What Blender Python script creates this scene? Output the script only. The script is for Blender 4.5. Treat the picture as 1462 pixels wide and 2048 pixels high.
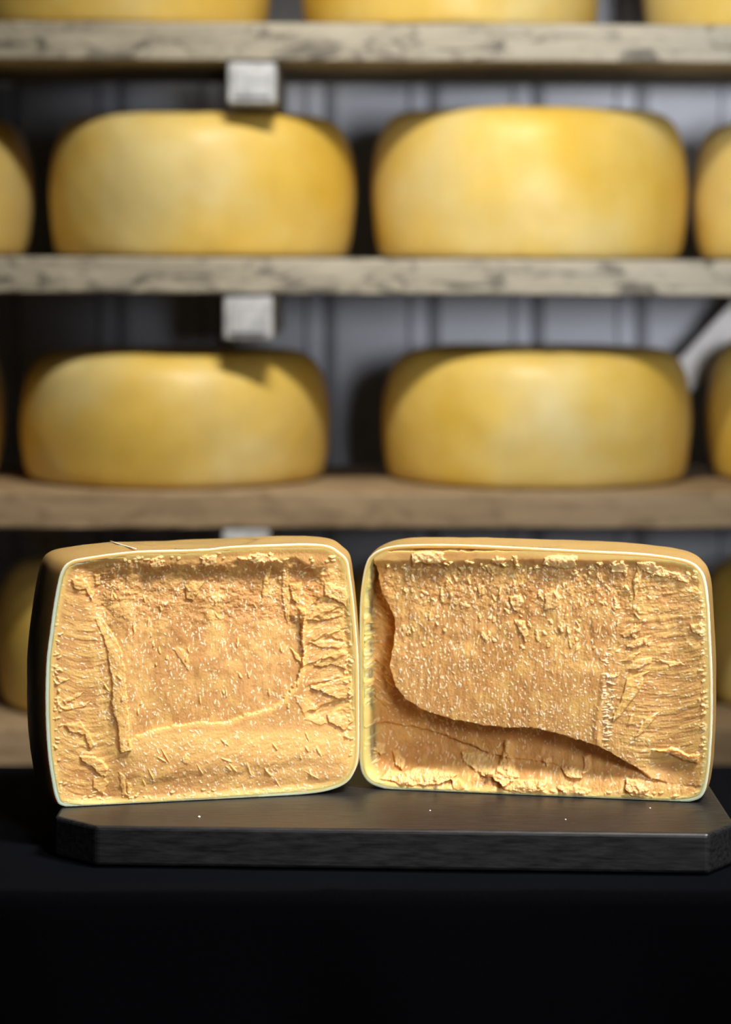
import bpy, bmesh, math, random
import numpy as np
from mathutils import Vector, Matrix

for o in list(bpy.data.objects):
    bpy.data.objects.remove(o)
S = bpy.context.scene
COL = S.collection

# ------------------------------------------------------------------ camera
F = 2048 * 85.0 / 36.0            # focal length in pixels
YH = 520.0                        # horizon row (vertical shift lens, no pitch)
SLAB_Z = 0.784                    # top of the black slab
H0 = (1657 - YH) * 1.83 / F
ZC = SLAB_Z + H0                  # camera height
cam_d = bpy.data.cameras.new('camera')
cam = bpy.data.objects.new('camera', cam_d)
COL.objects.link(cam)
cam_d.sensor_fit = 'VERTICAL'
cam_d.sensor_height = 36.0
cam_d.sensor_width = 36.0 * 1462 / 2048
cam_d.lens = 85.0
cam_d.shift_y = -(1024 - YH) / 2048.0
cam.location = (0, 0, ZC)
cam.rotation_euler = (math.pi / 2, 0, 0)
cam_d.clip_start = 0.05
cam_d.dof.use_dof = True
cam_d.dof.focus_distance = 1.905
cam_d.dof.aperture_fstop = 4.2
S.camera = cam

# ------------------------------------------------------------------ light
S.view_settings.view_transform = 'Standard'
S.view_settings.look = 'None'
S.view_settings.gamma = 1.0
S.view_settings.use_curve_mapping = False
S.view_settings.exposure = 0.0
S.cycles.use_denoising = True
S.cycles.max_bounces = 8
S.cycles.diffuse_bounces = 4
w = bpy.data.worlds.new('world')
S.world = w
w.use_nodes = True
w.node_tree.nodes['Background'].inputs[0].default_value = (0.8, 0.9, 1.0, 1)
w.node_tree.nodes['Background'].inputs[1].default_value = 0.012


def area(name, loc, target, power, size, color, size_y=None, spread=180):
    l = bpy.data.lights.new(name, 'AREA')
    l.energy = power
    l.color = color
    l.size = size
    l.spread = math.radians(spread)
    if size_y:
        l.shape = 'RECTANGLE'
        l.size_y = size_y
    o = bpy.data.objects.new(name, l)
    COL.objects.link(o)
    o.location = loc
    o.rotation_euler = (Vector(target) - Vector(loc)).to_track_quat('-Z', 'Y').to_euler()
    return o


area('key_light', (1.0, 1.12, 2.85), (0.0, 1.95, 0.88), 8.8, 0.55, (1.0, 0.95, 0.88), spread=50)
area('front_fill', (0.95, 0.0, 1.75), (0.05, 1.95, 0.86), 1.0, 0.7, (1.0, 0.95, 0.9), spread=26)
area('rack_light', (0.04, 2.42, 2.2), (-0.1, 3.35, 0.80), 5.7, 0.36, (1.0, 0.96, 0.86), size_y=0.08, spread=90)
area('aisle_light', (0.38, 0.2, 1.30), (0.74, 4.2, 1.60), 3.9, 0.25, (0.90, 0.94, 1.0), spread=38)


# ------------------------------------------------------------------ helpers
def P(px, py, d):
    return Vector(((px - 731.0) * d / F, d, ZC - (py - YH) * d / F))


def link(name, mesh, mats, parent=None):
    o = bpy.data.objects.new(name, mesh)
    COL.objects.link(o)
    if not isinstance(mats, (list, tuple)):
        mats = [mats]
    for m in mats:
        mesh.materials.append(m)
    if parent:
        o.parent = parent
    return o


def obj(name, bm, mat, parent=None, smooth=False):
    me = bpy.data.meshes.new(name)
    bmesh.ops.recalc_face_normals(bm, faces=bm.faces)
    bm.to_mesh(me)
    bm.free()
    if smooth:
        me.polygons.foreach_set('use_smooth', [True] * len(me.polygons))
    return link(name, me, mat, parent)


def empty(name, loc):
    o = bpy.data.objects.new(name, None)
    o.empty_display_size = 0.05
    COL.objects.link(o)
    o.location = loc
    return o


def tag(o, label=None, cat=None, group=None, kind=None):
    if label:
        o['label'] = label
    if cat:
        o['category'] = cat
    if group:
        o['group'] = group
    if kind:
        o['kind'] = kind
    return o


def box_bm(x0, x1, y0, y1, z0, z1, bevel=0.0, seg=2, bm=None):
    bm = bm or bmesh.new()
    r = bmesh.ops.create_cube(bm, size=1.0)
    for v in r['verts']:
        v.co = Vector((x0 + (v.co.x + .5) * (x1 - x0), y0 + (v.co.y + .5) * (y1 - y0), z0 + (v.co.z + .5) * (z1 - z0)))
    if bevel:
        vs = set(r['verts'])
        bmesh.ops.bevel(bm, geom=[e for e in bm.edges if e.verts[0] in vs], offset=bevel, segments=seg, affect='EDGES', profile=0.6)
    return bm


def grid_mesh(name, V, closed_u=False):
    """V: (n, m, 3) array -> quad mesh arrays"""
    n, m = V.shape[:2]
    idx = np.arange(n * m).reshape(n, m)
    a = idx[:-1, :-1]; b = idx[:-1, 1:]; c = idx[1:, 1:]; d = idx[1:, :-1]
    q = np.stack([a, b, c, d], -1).reshape(-1, 4)
    return V.reshape(-1, 3), q


def mesh_from(name, verts, quads, tris=None, smooth=True):
    me = bpy.data.meshes.new(name)
    nq = len(quads)
    nt = 0 if tris is None else len(tris)
    loops = quads.reshape(-1)
    starts = np.arange(nq) * 4
    if nt:
        loops = np.concatenate([loops, tris.reshape(-1)])
        starts = np.concatenate([starts, nq * 4 + np.arange(nt) * 3])
    me.vertices.add(len(verts))
    me.vertices.foreach_set('co', np.ascontiguousarray(verts, dtype=np.float32).reshape(-1))
    me.loops.add(len(loops))
    me.loops.foreach_set('vertex_index', loops.astype(np.int32))
    me.polygons.add(nq + nt)
    me.polygons.foreach_set('loop_start', starts.astype(np.int32))
    me.update(calc_edges=True)
    me.validate()
    if smooth:
        me.polygons.foreach_set('use_smooth', np.ones(len(me.polygons), dtype=bool))
    return me


# numpy noise ------------------------------------------------------
def _h(ix, iy, seed):
    n = (ix * 374761393 + iy * 668265263 + seed * 974634777) & 0xffffffff
    n = ((n ^ (n >> 13)) * 1274126177) & 0xffffffff
    n = (n ^ (n >> 16)) & 0xffffff
    return n / float(0xffffff)


def vn(x, y, seed=0):
    x = np.asarray(x, dtype=np.float64); y = np.asarray(y, dtype=np.float64)
    ix = np.floor(x).astype(np.int64); iy = np.floor(y).astype(np.int64)
    fx = x - ix; fy = y - iy
    fx = fx * fx * fx * (fx * (fx * 6 - 15) + 10); fy = fy * fy * fy * (fy * (fy * 6 - 15) + 10)
    a = _h(ix, iy, seed); b = _h(ix + 1, iy, seed); c = _h(ix, iy + 1, seed); d = _h(ix + 1, iy + 1, seed)
    return ((a * (1 - fx) + b * fx) * (1 - fy) + (c * (1 - fx) + d * fx) * fy) * 2 - 1


def fbm(x, y, seed=0, octv=4, gain=0.5):
    s = 0; amp = 1.0; tot = 0
    for k in range(octv):
        s = s + amp * vn(x * 2 ** k + 17.3 * k, y * 2 ** k - 9.1 * k, seed + k * 7)
        tot += amp; amp *= gain
    return s / tot


def sst(a, b, x):
    t = np.clip((x - a) / (b - a), 0, 1)
    return t * t * (3 - 2 * t)


# ------------------------------------------------------------------ materials
def new_mat(name):
    m = bpy.data.materials.new(name)
    m.use_nodes = True
    nt = m.node_tree
    return m, nt, nt.nodes['Principled BSDF']


def N(nt, typ, **kw):
    n = nt.nodes.new(typ)
    for k, v in kw.items():
        if k.startswith('i_'):
            n.inputs[k[2:].replace('_', ' ')].default_value = v
        else:
            setattr(n, k, v)
    return n


def mixc(nt, fac, a, b, blend='MIX'):
    n = nt.nodes.new('ShaderNodeMix')
    n.data_type = 'RGBA'
    n.blend_type = blend
    for sock, val in ((n.inputs[0], fac), (n.inputs[6], a), (n.inputs[7], b)):
        if hasattr(val, 'is_linked') or hasattr(val, 'node'):
            nt.links.new(val, sock)
        else:
            sock.default_value = val if not isinstance(val, tuple) or len(val) == 4 else (*val, 1)
    return n.outputs[2]


def noise(nt, scale, detail=4, rough=0.5, vec=None, mscale=(1, 1, 1), dist=0.0, coord='Object'):
    tc = nt.nodes.new('ShaderNodeTexCoord')
    mp = nt.nodes.new('ShaderNodeMapping')
    mp.inputs['Scale'].default_value = mscale
    nt.links.new(tc.outputs[coord], mp.inputs[0])
    n = nt.nodes.new('ShaderNodeTexNoise')
    n.inputs['Scale'].default_value = scale
    n.inputs['Detail'].default_value = detail
    n.inputs['Roughness'].default_value = rough
    n.inputs['Distortion'].default_value = dist
    nt.links.new(mp.outputs[0], n.inputs['Vector'])
    return n.outputs['Fac']


def ramp(nt, src, stops):
    r = nt.nodes.new('ShaderNodeValToRGB')
    e = r.color_ramp.elements
    while len(e) < len(stops):
        e.new(0.5)
    for el, (p, c) in zip(e, stops):
        el.position = p
        el.color = (*c, 1) if len(c) == 3 else c
    nt.links.new(src, r.inputs[0])
    return r.outputs[0]


def bump(nt, bsdf, src, strength, dist):
    b = nt.nodes.new('ShaderNodeBump')
    b.inputs['Strength'].default_value = strength
    b.inputs['Distance'].default_value = dist
    nt.links.new(src, b.inputs['Height'])
    nt.links.new(b.outputs[0], bsdf.inputs['Normal'])


def mat_paste():
    m, nt, b = new_mat('crumbly_cheese_paste')
    def att(n):
        a = nt.nodes.new('ShaderNodeAttribute'); a.attribute_name = n
        return a.outputs['Fac']
    c = ramp(nt, noise(nt, 16, 4, 0.6, mscale=(1, 1, .6)), [(0.3, (0.57, 0.30, 0.10)), (0.5, (0.65, 0.365, 0.135)), (0.7, (0.71, 0.43, 0.17))])
    c2 = ramp(nt, noise(nt, 120, 3, 0.6), [(0.35, (0.86, 0.80, 0.72)), (0.65, (1.08, 1.06, 1.04))])
    c = mixc(nt, 0.6, c, c2, 'MULTIPLY')
    c = mixc(nt, att('flake'), c, (0.88, 0.60, 0.21))
    c = mixc(nt, att('pale'), c, (0.90, 0.72, 0.38))
    c = mixc(nt, att('crystal'), c, (0.95, 0.86, 0.68))
    nt.links.new(c, b.inputs['Base Color'])
    b.inputs['Roughness'].default_value = 0.5
    b.inputs['Specular IOR Level'].default_value = 0.35
    b.inputs['Subsurface Weight'].default_value = 0.65
    b.inputs['Subsurface Radius'].default_value = (1.0, 0.42, 0.12)
    b.inputs['Subsurface Scale'].default_value = 0.006
    bump(nt, b, noise(nt, 420, 3, 0.6), 0.25, 0.0006)
    return m


def mat_rind():
    m, nt, b = new_mat('waxy_cheese_rind')
    def att(n):
        a = nt.nodes.new('ShaderNodeAttribute'); a.attribute_name = n
        return a.outputs['Fac']
    c = ramp(nt, noise(nt, 9, 4, 0.55), [(0.3, (0.40, 0.25, 0.085)), (0.7, (0.50, 0.32, 0.12))])
    c = mixc(nt, att('inner'), c, (0.84, 0.52, 0.17))
    c = mixc(nt, att('lip'), c, (0.96, 0.90, 0.74))
    nt.links.new(c, b.inputs['Base Color'])
    b.inputs['Roughness'].default_value = 0.38
    b.inputs['Specular IOR Level'].default_value = 0.4
    b.inputs['Subsurface Weight'].default_value = 0.7
    b.inputs['Subsurface Radius'].default_value = (1.0, 0.33, 0.06)
    b.inputs['Subsurface Scale'].default_value = 0.016
    bump(nt, b, noise(nt, 90, 4, 0.6), 0.12, 0.0012)
    return m


def mat_wheel():
    m, nt, b = new_mat('yellow_wheel_rind')
    oi = nt.nodes.new('ShaderNodeObjectInfo')
    tc = nt.nodes.new('ShaderNodeTexCoord')
    add = nt.nodes.new('ShaderNodeVectorMath'); add.operation = 'ADD'
    sc = nt.nodes.new('ShaderNodeVectorMath'); sc.operation = 'SCALE'
    cb = nt.nodes.new('ShaderNodeCombineXYZ')
    for i in range(3):
        nt.links.new(oi.outputs['Random'], cb.inputs[i])
    nt.links.new(cb.outputs[0], sc.inputs[0]); sc.inputs['Scale'].default_value = 37.0
    nt.links.new(tc.outputs['Object'], add.inputs[0]); nt.links.new(sc.outputs[0], add.inputs[1])
    n1 = N(nt, 'ShaderNodeTexNoise'); n1.inputs['Scale'].default_value = 5.5; n1.inputs['Detail'].default_value = 4
    n2 = N(nt, 'ShaderNodeTexNoise'); n2.inputs['Scale'].default_value = 14; n2.inputs['Detail'].default_value = 5
    n3 = N(nt, 'ShaderNodeTexNoise'); n3.inputs['Scale'].default_value = 9; n3.inputs['Detail'].default_value = 3
    mp = N(nt, 'ShaderNodeMapping'); mp.inputs['Scale'].default_value = (6, 6, 1)
    nt.links.new(add.outputs[0], mp.inputs[0]); nt.links.new(mp.outputs[0], n3.inputs['Vector'])
    nt.links.new(add.outputs[0], n1.inputs['Vector']); nt.links.new(add.outputs[0], n2.inputs['Vector'])
    c = ramp(nt, n1.outputs['Fac'], [(0.32, (0.76, 0.49, 0.07)), (0.5, (0.80, 0.56, 0.14)), (0.68, (0.78, 0.62, 0.26))])
    c = mixc(nt, 0.35, c, ramp(nt, n2.outputs['Fac'], [(0.35, (0.82, 0.78, 0.7)), (0.65, (1.05, 1.05, 1.1))]), 'MULTIPLY')
    c = mixc(nt, 0.05, c, ramp(nt, n3.outputs['Fac'], [(0.4, (0.7, 0.6, 0.4)), (0.6, (1.1, 1.1, 1.0))]), 'MULTIPLY')
    nt.links.new(c, b.inputs['Base Color'])
    b.inputs['Roughness'].default_value = 0.42
    b.inputs['Specular IOR Level'].default_value = 0.35
    b.inputs['Subsurface Weight'].default_value = 0.15
    b.inputs['Subsurface Radius'].default_value = (1.0, 0.5, 0.1)
    b.inputs['Subsurface Scale'].default_value = 0.006
    bump(nt, b, n2.outputs['Fac'], 0.25, 0.004)
    return m


def mat_wood(name, ca, cb_, dark, amt=0.7):
    m, nt, b = new_mat(name)
    g = noise(nt, 5, 5, 0.65, mscale=(1.0, 6, 14), dist=0.6)
    c = ramp(nt, g, [(0.3, ca), (0.7, cb_)])
    st = noise(nt, 13, 5, 0.7, mscale=(1.1, 3, 3.4), dist=1.0)
    c = mixc(nt, amt, c, ramp(nt, st, [(0.38, dark), (0.50, (1, 1, 1))]), 'MULTIPLY')
    nt.links.new(c, b.inputs['Base Color'])
    b.inputs['Roughness'].default_value = 0.75
    b.inputs['Specular IOR Level'].default_value = 0.25
    bump(nt, b, g, 0.4, 0.003)
    return m


def mat_simple(name, col, rough, spec=0.5, metal=0.0, var=0.12, nscale=20, bstr=0.2, bdist=0.001, ms=(1, 1, 1)):
    m, nt, b = new_mat(name)
    n = noise(nt, nscale, 5, 0.6, mscale=ms)
    lo = tuple(max(0, c * (1 - var)) for c in col); hi = tuple(c * (1 + var) for c in col)
    nt.links.new(ramp(nt, n, [(0.3, lo), (0.7, hi)]), b.inputs['Base Color'])
    b.inputs['Roughness'].default_value = rough
    b.inputs['Specular IOR Level'].default_value = spec
    b.inputs['Metallic'].default_value = metal
    bump(nt, b, n, bstr, bdist)
    return m


M_PASTE = mat_paste()
M_RIND = mat_rind()
M_WHEEL = mat_wheel()
M_WOOD_GREY = mat_wood('weathered_grey_wood', (0.34, 0.30, 0.23), (0.52, 0.46, 0.36), (0.24, 0.24, 0.26), 0.85)
M_WOOD_TAN = mat_wood('tan_wood', (0.30, 0.21, 0.12), (0.42, 0.30, 0.18), (0.45, 0.40, 0.36), 0.5)
M_ARM = mat_simple('galvanised_steel', (0.50, 0.50, 0.51), 0.5, 0.5, 0.0, 0.25, 60)
M_BRACE = mat_simple('whitewashed_timber', (0.95, 0.90, 0.87), 0.6, 0.3, 0, 0.08, 30, ms=(1, 1, 1))
M_WALL = mat_simple('grey_sheet_metal', (0.50, 0.50, 0.545), 0.5, 0.5, 0.15, 0.1, 6)
M_DARK = mat_simple('dark_plaster', (0.03, 0.03, 0.03), 0.9, 0.2)
M_FLOOR = mat_simple('dark_concrete', (0.04, 0.04, 0.04), 0.8, 0.3)
M_SLAB = mat_simple('black_slate', (0.0125, 0.0128, 0.0145), 0.42, 0.5, 0, 0.75, 45, 0.3, 0.0008, ms=(1, 7, 7))
M_CLOTH = mat_simple('black_cloth', (0.0009, 0.001, 0.0015), 0.9, 0.02, 0, 0.2, 300, 0.3, 0.0005)
M_CRUMB = mat_simple('pale_crumb', (0.9, 0.82, 0.62), 0.6, 0.3)
M_SLIVER = mat_simple('white_wax', (0.92, 0.88, 0.78), 0.45, 0.4)

cb2 = M_CLOTH.node_tree.nodes['Principled BSDF']
cb2.inputs['Sheen Weight'].default_value = 0.02
cb2.inputs['Sheen Roughness'].default_value = 0.5
cb2.inputs['Sheen Tint'].default_value = (0.6, 0.7, 1.0, 1)

# ------------------------------------------------------------------ setting
WALL_Y = 4.25
tag(obj('floor', box_bm(-2.6, 2.6, -0.6, WALL_Y + 0.1, -0.1, 0.0), M_FLOOR), 'dark concrete floor', kind='structure')
tag(obj('ceiling', box_bm(-2.6, 2.6, -0.6, WALL_Y + 0.1, 3.2, 3.3), M_DARK), 'dark ceiling', kind='structure')
tag(obj('wall_left', box_bm(-2.7, -2.6, -0.6, WALL_Y + 0.1, 0, 3.2), M_DARK), 'dark side wall', kind='structure')
tag(obj('wall_right', box_bm(2.6, 2.7, -0.6, WALL_Y + 0.1, 0, 3.2), M_DARK), 'dark side wall', kind='structure')
# panelled back wall: profile with recessed vertical grooves
pts = []
pitch = 208 * WALL_Y / F
x0 = (840 - 731) * WALL_Y / F - 16 * pitch
x = x0
gw = 0.028
while x < 2.6:
    if x > -2.6:
        pts += [(x - gw / 2 - .008, 0), (x - gw / 2, .022), (x + gw / 2, .022), (x + gw / 2 + .008, 0), (x + gw / 2 + .016, -.004), (x + gw / 2 + .024, 0)]
    x += pitch
pts = [(-2.6, 0)] + pts + [(2.6, 0)]
bm = bmesh.new()
lo = [bm.verts.new((a, WALL_Y + b, 0)) for a, b in pts]
hi = [bm.verts.new((a, WALL_Y + b, 3.2)) for a, b in pts]
for i in range(len(pts) - 1):
    bm.faces.new((lo[i], lo[i + 1], hi[i + 1], hi[i]))
bl = bm.verts.new((-2.6, WALL_Y + .1, 0)); br = bm.verts.new((2.6, WALL_Y + .1, 0))
tl = bm.verts.new((-2.6, WALL_Y + .1, 3.2)); tr = bm.verts.new((2.6, WALL_Y + .1, 3.2))
bm.faces.new((bl, br, tr, tl)); bm.faces.new((lo[0], bl, tl, hi[0])); bm.faces.new((br, lo[-1], hi[-1], tr))
tag(obj('wall_back', bm, M_WALL), 'grey-blue wall of upright metal panels behind the rack', kind='structure')

# ------------------------------------------------------------------ rack
DS = 3.30            # distance of the shelf fronts
SD = 0.44            # shelf depth


def zs(py, d=DS):
    return ZC - (py - YH) * d / F


shelf_top_px = [46, 517, 985, 1457]
shelf_bot_px = [121, 588, 1056, 1532]
slopes = [7, 8, 0, 0]          # pixels of drop from left to right
shelf_lab = ['weathered grey wooden shelf board with black marks, topmost in the picture',
             'weathered grey wooden shelf board carrying the upper row of whole wheels',
             'tan wooden shelf board just above the two cut cheese halves',
             'wooden shelf board mostly hidden behind the cut cheese halves']
shelf_z = []
shelf_rot = []
for i in range(4):
    zt, zb = zs(shelf_top_px[i]), zs(shelf_bot_px[i])
    th = zt - zb
    bm = box_bm(-1.25, 1.25, 0, SD, -th, 0, 0.004, 2)
    # slight wear on the front edge
    bmesh.ops.subdivide_edges(bm, edges=[e for e in bm.edges if abs(e.verts[0].co.x - e.verts[1].co.x) > 1], cuts=90)
    rnd = random.Random(i)
    for v in bm.verts:
        if v.co.y < 0.02:
            v.co.y += 0.0022 * math.sin(v.co.x * 17 + i * 2) + rnd.uniform(-.0008, .0008)
    o = obj('shelf_board', bm, M_WOOD_TAN if i >= 2 else M_WOOD_GREY)
    o.location = (0, DS, zt)
    r = math.atan(slopes[i] / 1462)
    o.rotation_euler = (0, r, 0)
    shelf_z.append(zt); shelf_rot.append(r)
    tag(o, shelf_lab[i], 'shelf', 'rack shelf boards')

rack = empty('rack_frame', (0, DS + 0.1, 0))
tag(rack, 'steel rack frame with stubby cross arms and pale diagonal braces behind the wheels', 'rack')
arm_px = [(454, 553, 208), (446, 546, 681), (443, 540, 1150), (443, 540, 1620)]
for i, (xa, xb, yb) in enumerate(arm_px):
    X0 = (xa - 731) * DS / F; X1 = (xb - 731) * DS / F
    ztop = shelf_z[i] - (zs(shelf_top_px[i]) - zs(shelf_bot_px[i])) - 0.0005 - math.tan(shelf_rot[i]) * (X0 + X1) / 2
    zb_ = zs(yb)
    # inverted U channel seen from its end, closed by a rounded cap plate
    bm = box_bm(X0, X1, DS + .004, DS + SD - .02, zb_, ztop, 0.007, 3)
    box_bm(X0 + .009, X1 - .009, DS - .001, DS + .006, zb_ + .009, ztop - .012, 0.004, 2, bm)
    for v in bm.verts:
        v.co -= rack.location
    obj('cross_arm', bm, M_ARM, rack)
# upright post behind
Xp0 = (484 - 731) * (DS + SD) / F; Xp1 = (530 - 731) * (DS + SD) / F
bm = box_bm(Xp0, Xp1, DS + SD + .03, DS + SD + .075, 0, 2.3, 0.004, 2)
for v in bm.verts:
    v.co -= rack.location
obj('upright', bm, M_ARM, rack)


def brace(pa, pb, d, wpx, mat, name='diagonal_brace'):
    a = P(*pa, d) ; b = P(*pb, d)
    ax = (b - a); L = ax.length; ax.normalize()
    nrm = Vector((0, 1, 0)); side = ax.cross(nrm).normalized()
    wd = wpx * d / F / 2
    bm = box_bm(0, L, -0.012, 0.012, -wd, wd, 0.003, 2)
    m = Matrix((( ax.x, nrm.x, side.x, a.x), (ax.y, nrm.y, side.y, a.y), (ax.z, nrm.z, side.z, a.z), (0, 0, 0, 1)))
    bm.transform(m)
    for v in bm.verts:
        v.co -= rack.location
    return obj(name, bm, mat, rack)


brace((1700, 395), (1290, 835), DS + SD + .10, 62, M_BRACE)['label'] = 'pale whitewashed diagonal brace'
brace((-420, 560), (200, 1180), DS + SD + .10, 62, M_ARM)

# ------------------------------------------------------------------ whole wheels
RW = 0.222
HW = 0.201


def wheel_mesh(name, seed, R=RW, H=HW):
    prof = [(0, 0), (.5, 0), (.86, 0.0), (.92, .008), (.952, .04), (.973, .12), (.988, .25), (.998, .38), (1, .5), (.993, .62), (.975, .74), (.948, .84), (.912, .91), (.865, .958), (.81, .985), (.73, .997), (.6, 1.0), (.3, 1.0), (0, 1.0)]
    # catmull-rom densify
    pp = []
    n = len(prof)
    for i in range(n - 1):
        p0 = prof[max(i - 1, 0)]; p1 = prof[i]; p2 = prof[i + 1]; p3 = prof[min(i + 2, n - 1)]
        for t in (0, .25, .5, .75):
            q = []
            for k in (0, 1):
                q.append(.5 * ((2 * p1[k]) + (-p0[k] + p2[k]) * t + (2 * p0[k] - 5 * p1[k] + 4 * p2[k] - p3[k]) * t * t + (-p0[k] + 3 * p1[k] - 3 * p2[k] + p3[k]) * t ** 3))
            pp.append((max(q[0], 0), min(max(q[1], 0), 1)))
    pp = pp[1:]
    m = 144
    pp = np.array(pp)
    ang = np.linspace(0, 2 * np.pi, m, endpoint=False)
    r = pp[:, 0:1] * R * np.ones((1, m)); z = pp[:, 1:2] * H * np.ones((1, m))
    cx, sx = np.cos(ang)[None], np.sin(ang)[None]
    wob = fbm(cx * 1.6 + 5 + z * 6, sx * 1.6 + z * 4, seed, 3)
    wob2 = fbm(cx * 5 + 9 + z * 20, sx * 5 - z * 17, seed + 3, 3)
    side = np.clip(pp[:, 0:1] * 1.6 - .5, 0, 1)
    r = r * (1 + side * (0.010 * wob + 0.0035 * wob2))
    top = np.clip(pp[:, 1:2] * 1.5 - .4, 0, 1)
    z = z + top * 0.0035 * wob + top * .001 * wob2
    V = np.stack([r * cx, r * sx, z], -1)
    k = V.shape[0]
    verts = np.concatenate([V.reshape(-1, 3), [[0, 0, 0], [0, 0, float(z[-1].mean())]]])
    idx = np.arange(k * m).reshape(k, m)
    nx = np.roll(idx, -1, 1)
    q = np.stack([idx[:-1], nx[:-1], nx[1:], idx[1:]], -1).reshape(-1, 4)
    t1 = np.stack([nx[0], idx[0], np.full(m, k * m)], -1)
    t2 = np.stack([idx[-1], nx[-1], np.full(m, k * m + 1)], -1)
    return mesh_from(name, verts, q, np.concatenate([t1, t2]))


wheels = [
    # row, px centre, px width, rotation, label
    (0, 235, 620, 0.3, 'cheese wheel on the top shelf at the left, only its orange lower edge in view'),
    (0, 900, 605, 1.7, 'whole cheese wheel in the middle of the top shelf, cut off by the picture edge'),
    (0, 1588, 610, 2.9, 'whole cheese wheel in the top right corner, only its lower left edge in view'),
    (1, -245, 620, 4.0, 'whole cheese wheel cut off by the left picture edge, on the upper full shelf'),
    (1, 405, 614, 0.0, 'yellow cheese wheel left of centre on the upper full shelf, under the higher steel arm'),
    (1, 1059, 636, 2.2, 'whole yellow cheese wheel right of centre on the upper full shelf, paler in its middle'),
    (1, 1697, 624, 5.0, 'whole cheese wheel cut off by the right picture edge, on the upper full shelf'),
    (2, -302, 620, 1.2, 'sliver of a cheese wheel at the left picture edge, on the tan shelf'),
    (2, 352, 620, 3.3, 'yellow cheese wheel directly above the left cut half, a small dent low at its left'),
    (2, 1073, 622, 5.6, 'whole yellow cheese wheel directly above the right cut half, left of the pale diagonal brace'),
    (2, 1722, 620, 0.9, 'cheese wheel cut off by the right picture edge, just below the pale diagonal brace'),
    (3, 300, 620, 2.5, 'shaded cheese wheel on the lowest shelf, peeking out left of the left cut half'),
    (3, 1000, 620, 4.4, 'shaded cheese wheel on the lowest shelf, glimpsed between the two cut halves'),
    (3, 1712, 620, 1.9, 'cheese wheel on the lowest shelf, peeking out right of the right cut half'),
]
protos = [wheel_mesh('whole_cheese', k) for k in (11, 42, 77)]
for me in protos:
    me.materials.append(M_WHEEL)
for i, (row, px, wpx, rot, lab) in enumerate(wheels):
    o = bpy.data.objects.new('whole_cheese', protos[i % 3])
    COL.objects.link(o)
    d = DS + .012 + RW
    hh = {4: .2025, 5: .2125, 8: .184, 9: .188}.get(i, .2)
    X = (px - 731) * d / F
    s = (wpx * d / F / 2) / RW * 0.992
    z = shelf_z[row] - math.tan(shelf_rot[row]) * X + 0.0012
    o.location = (X, d + (s - 1) * RW, z)
    o.scale = (s, s, hh / HW)
    o.rotation_euler = (Matrix.Rotation(shelf_rot[row], 3, 'Y') @ Matrix.Rotation(rot, 3, 'Z')).to_euler()
    tag(o, lab, 'cheese', 'whole cheese wheels on the rack')

# ------------------------------------------------------------------ table, cloth, slab
TZ = SLAB_Z - 0.0325
TY0, TY1 = 1.772, 2.205
TX = 0.95
tb = empty('table', (0, 2.0, 0))
tag(tb, 'table hidden under the black cloth', 'table')
def lp(name, bm, mat):
    for v in bm.verts:
        v.co -= tb.location
    return obj(name, bm, mat, tb)
lp('tabletop', box_bm(-TX + .01, TX - .01, TY0 + .01, TY1 - .01, TZ - .035, TZ - .004, .003), M_DARK)
for sx in (-1, 1):
    for yy in (TY0 + .13, TY1 - .09):
        lp('leg', box_bm(sx * (TX - .08) - .02, sx * (TX - .08) + .02, yy, yy + .04, 0, TZ - .0355, .002), M_DARK)
# cloth: profile over the table, with folds in the drop
nx_ = 260
ys = []
for t in np.linspace(0, 1, 46):
    ys.append((TY1 - (TY1 - TY0 - .006) * t, TZ))
for k in range(1, 7):
    a = k / 6 * math.pi / 2
    ys.append((TY0 + .006 - .010 * math.sin(a), TZ - .010 + .010 * math.cos(a)))
for t in np.linspace(0.02, 1, 40):
    ys.append((TY0 - .004 + .05 * t, TZ - .010 - (TZ - .03) * t))
ys = np.array(ys)
xx = np.linspace(-TX - .004, TX + .004, nx_)
V = np.zeros((len(ys), nx_, 3))
V[..., 0] = xx[None]
V[..., 1] = ys[:, 0:1]
V[..., 2] = ys[:, 1:2]
drop = np.clip((TZ - V[..., 2]) / .35, 0, 1)
fold = np.sin(V[..., 0] * 19 + 1.2 * np.sin(V[..., 0] * 5)) * .018 + .006 * np.sin(V[..., 0] * 47)
V[..., 1] += -np.abs(drop) * (fold + .02)
flat = (V[..., 2] > TZ - .0005)
V[..., 2] += flat * .0006 * fbm(V[..., 0] * 14, V[..., 1] * 14, 3, 3) 
# sewn crease line crossing the front strip
V[..., 2] += flat * 0.0012 * np.exp(-((V[..., 0] + .025) / .006) ** 2) * (V[..., 1] < 1.80)
vs, q = grid_mesh('c', V)
cl = mesh_from('tablecloth', vs, q)
co = link('tablecloth', cl, M_CLOTH)
sm = co.modifiers.new('Solidify', 'SOLIDIFY'); sm.thickness = 0.0015; sm.offset = 1
tag(co, 'black tablecloth draped over the table under the slab', 'tablecloth')

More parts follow.
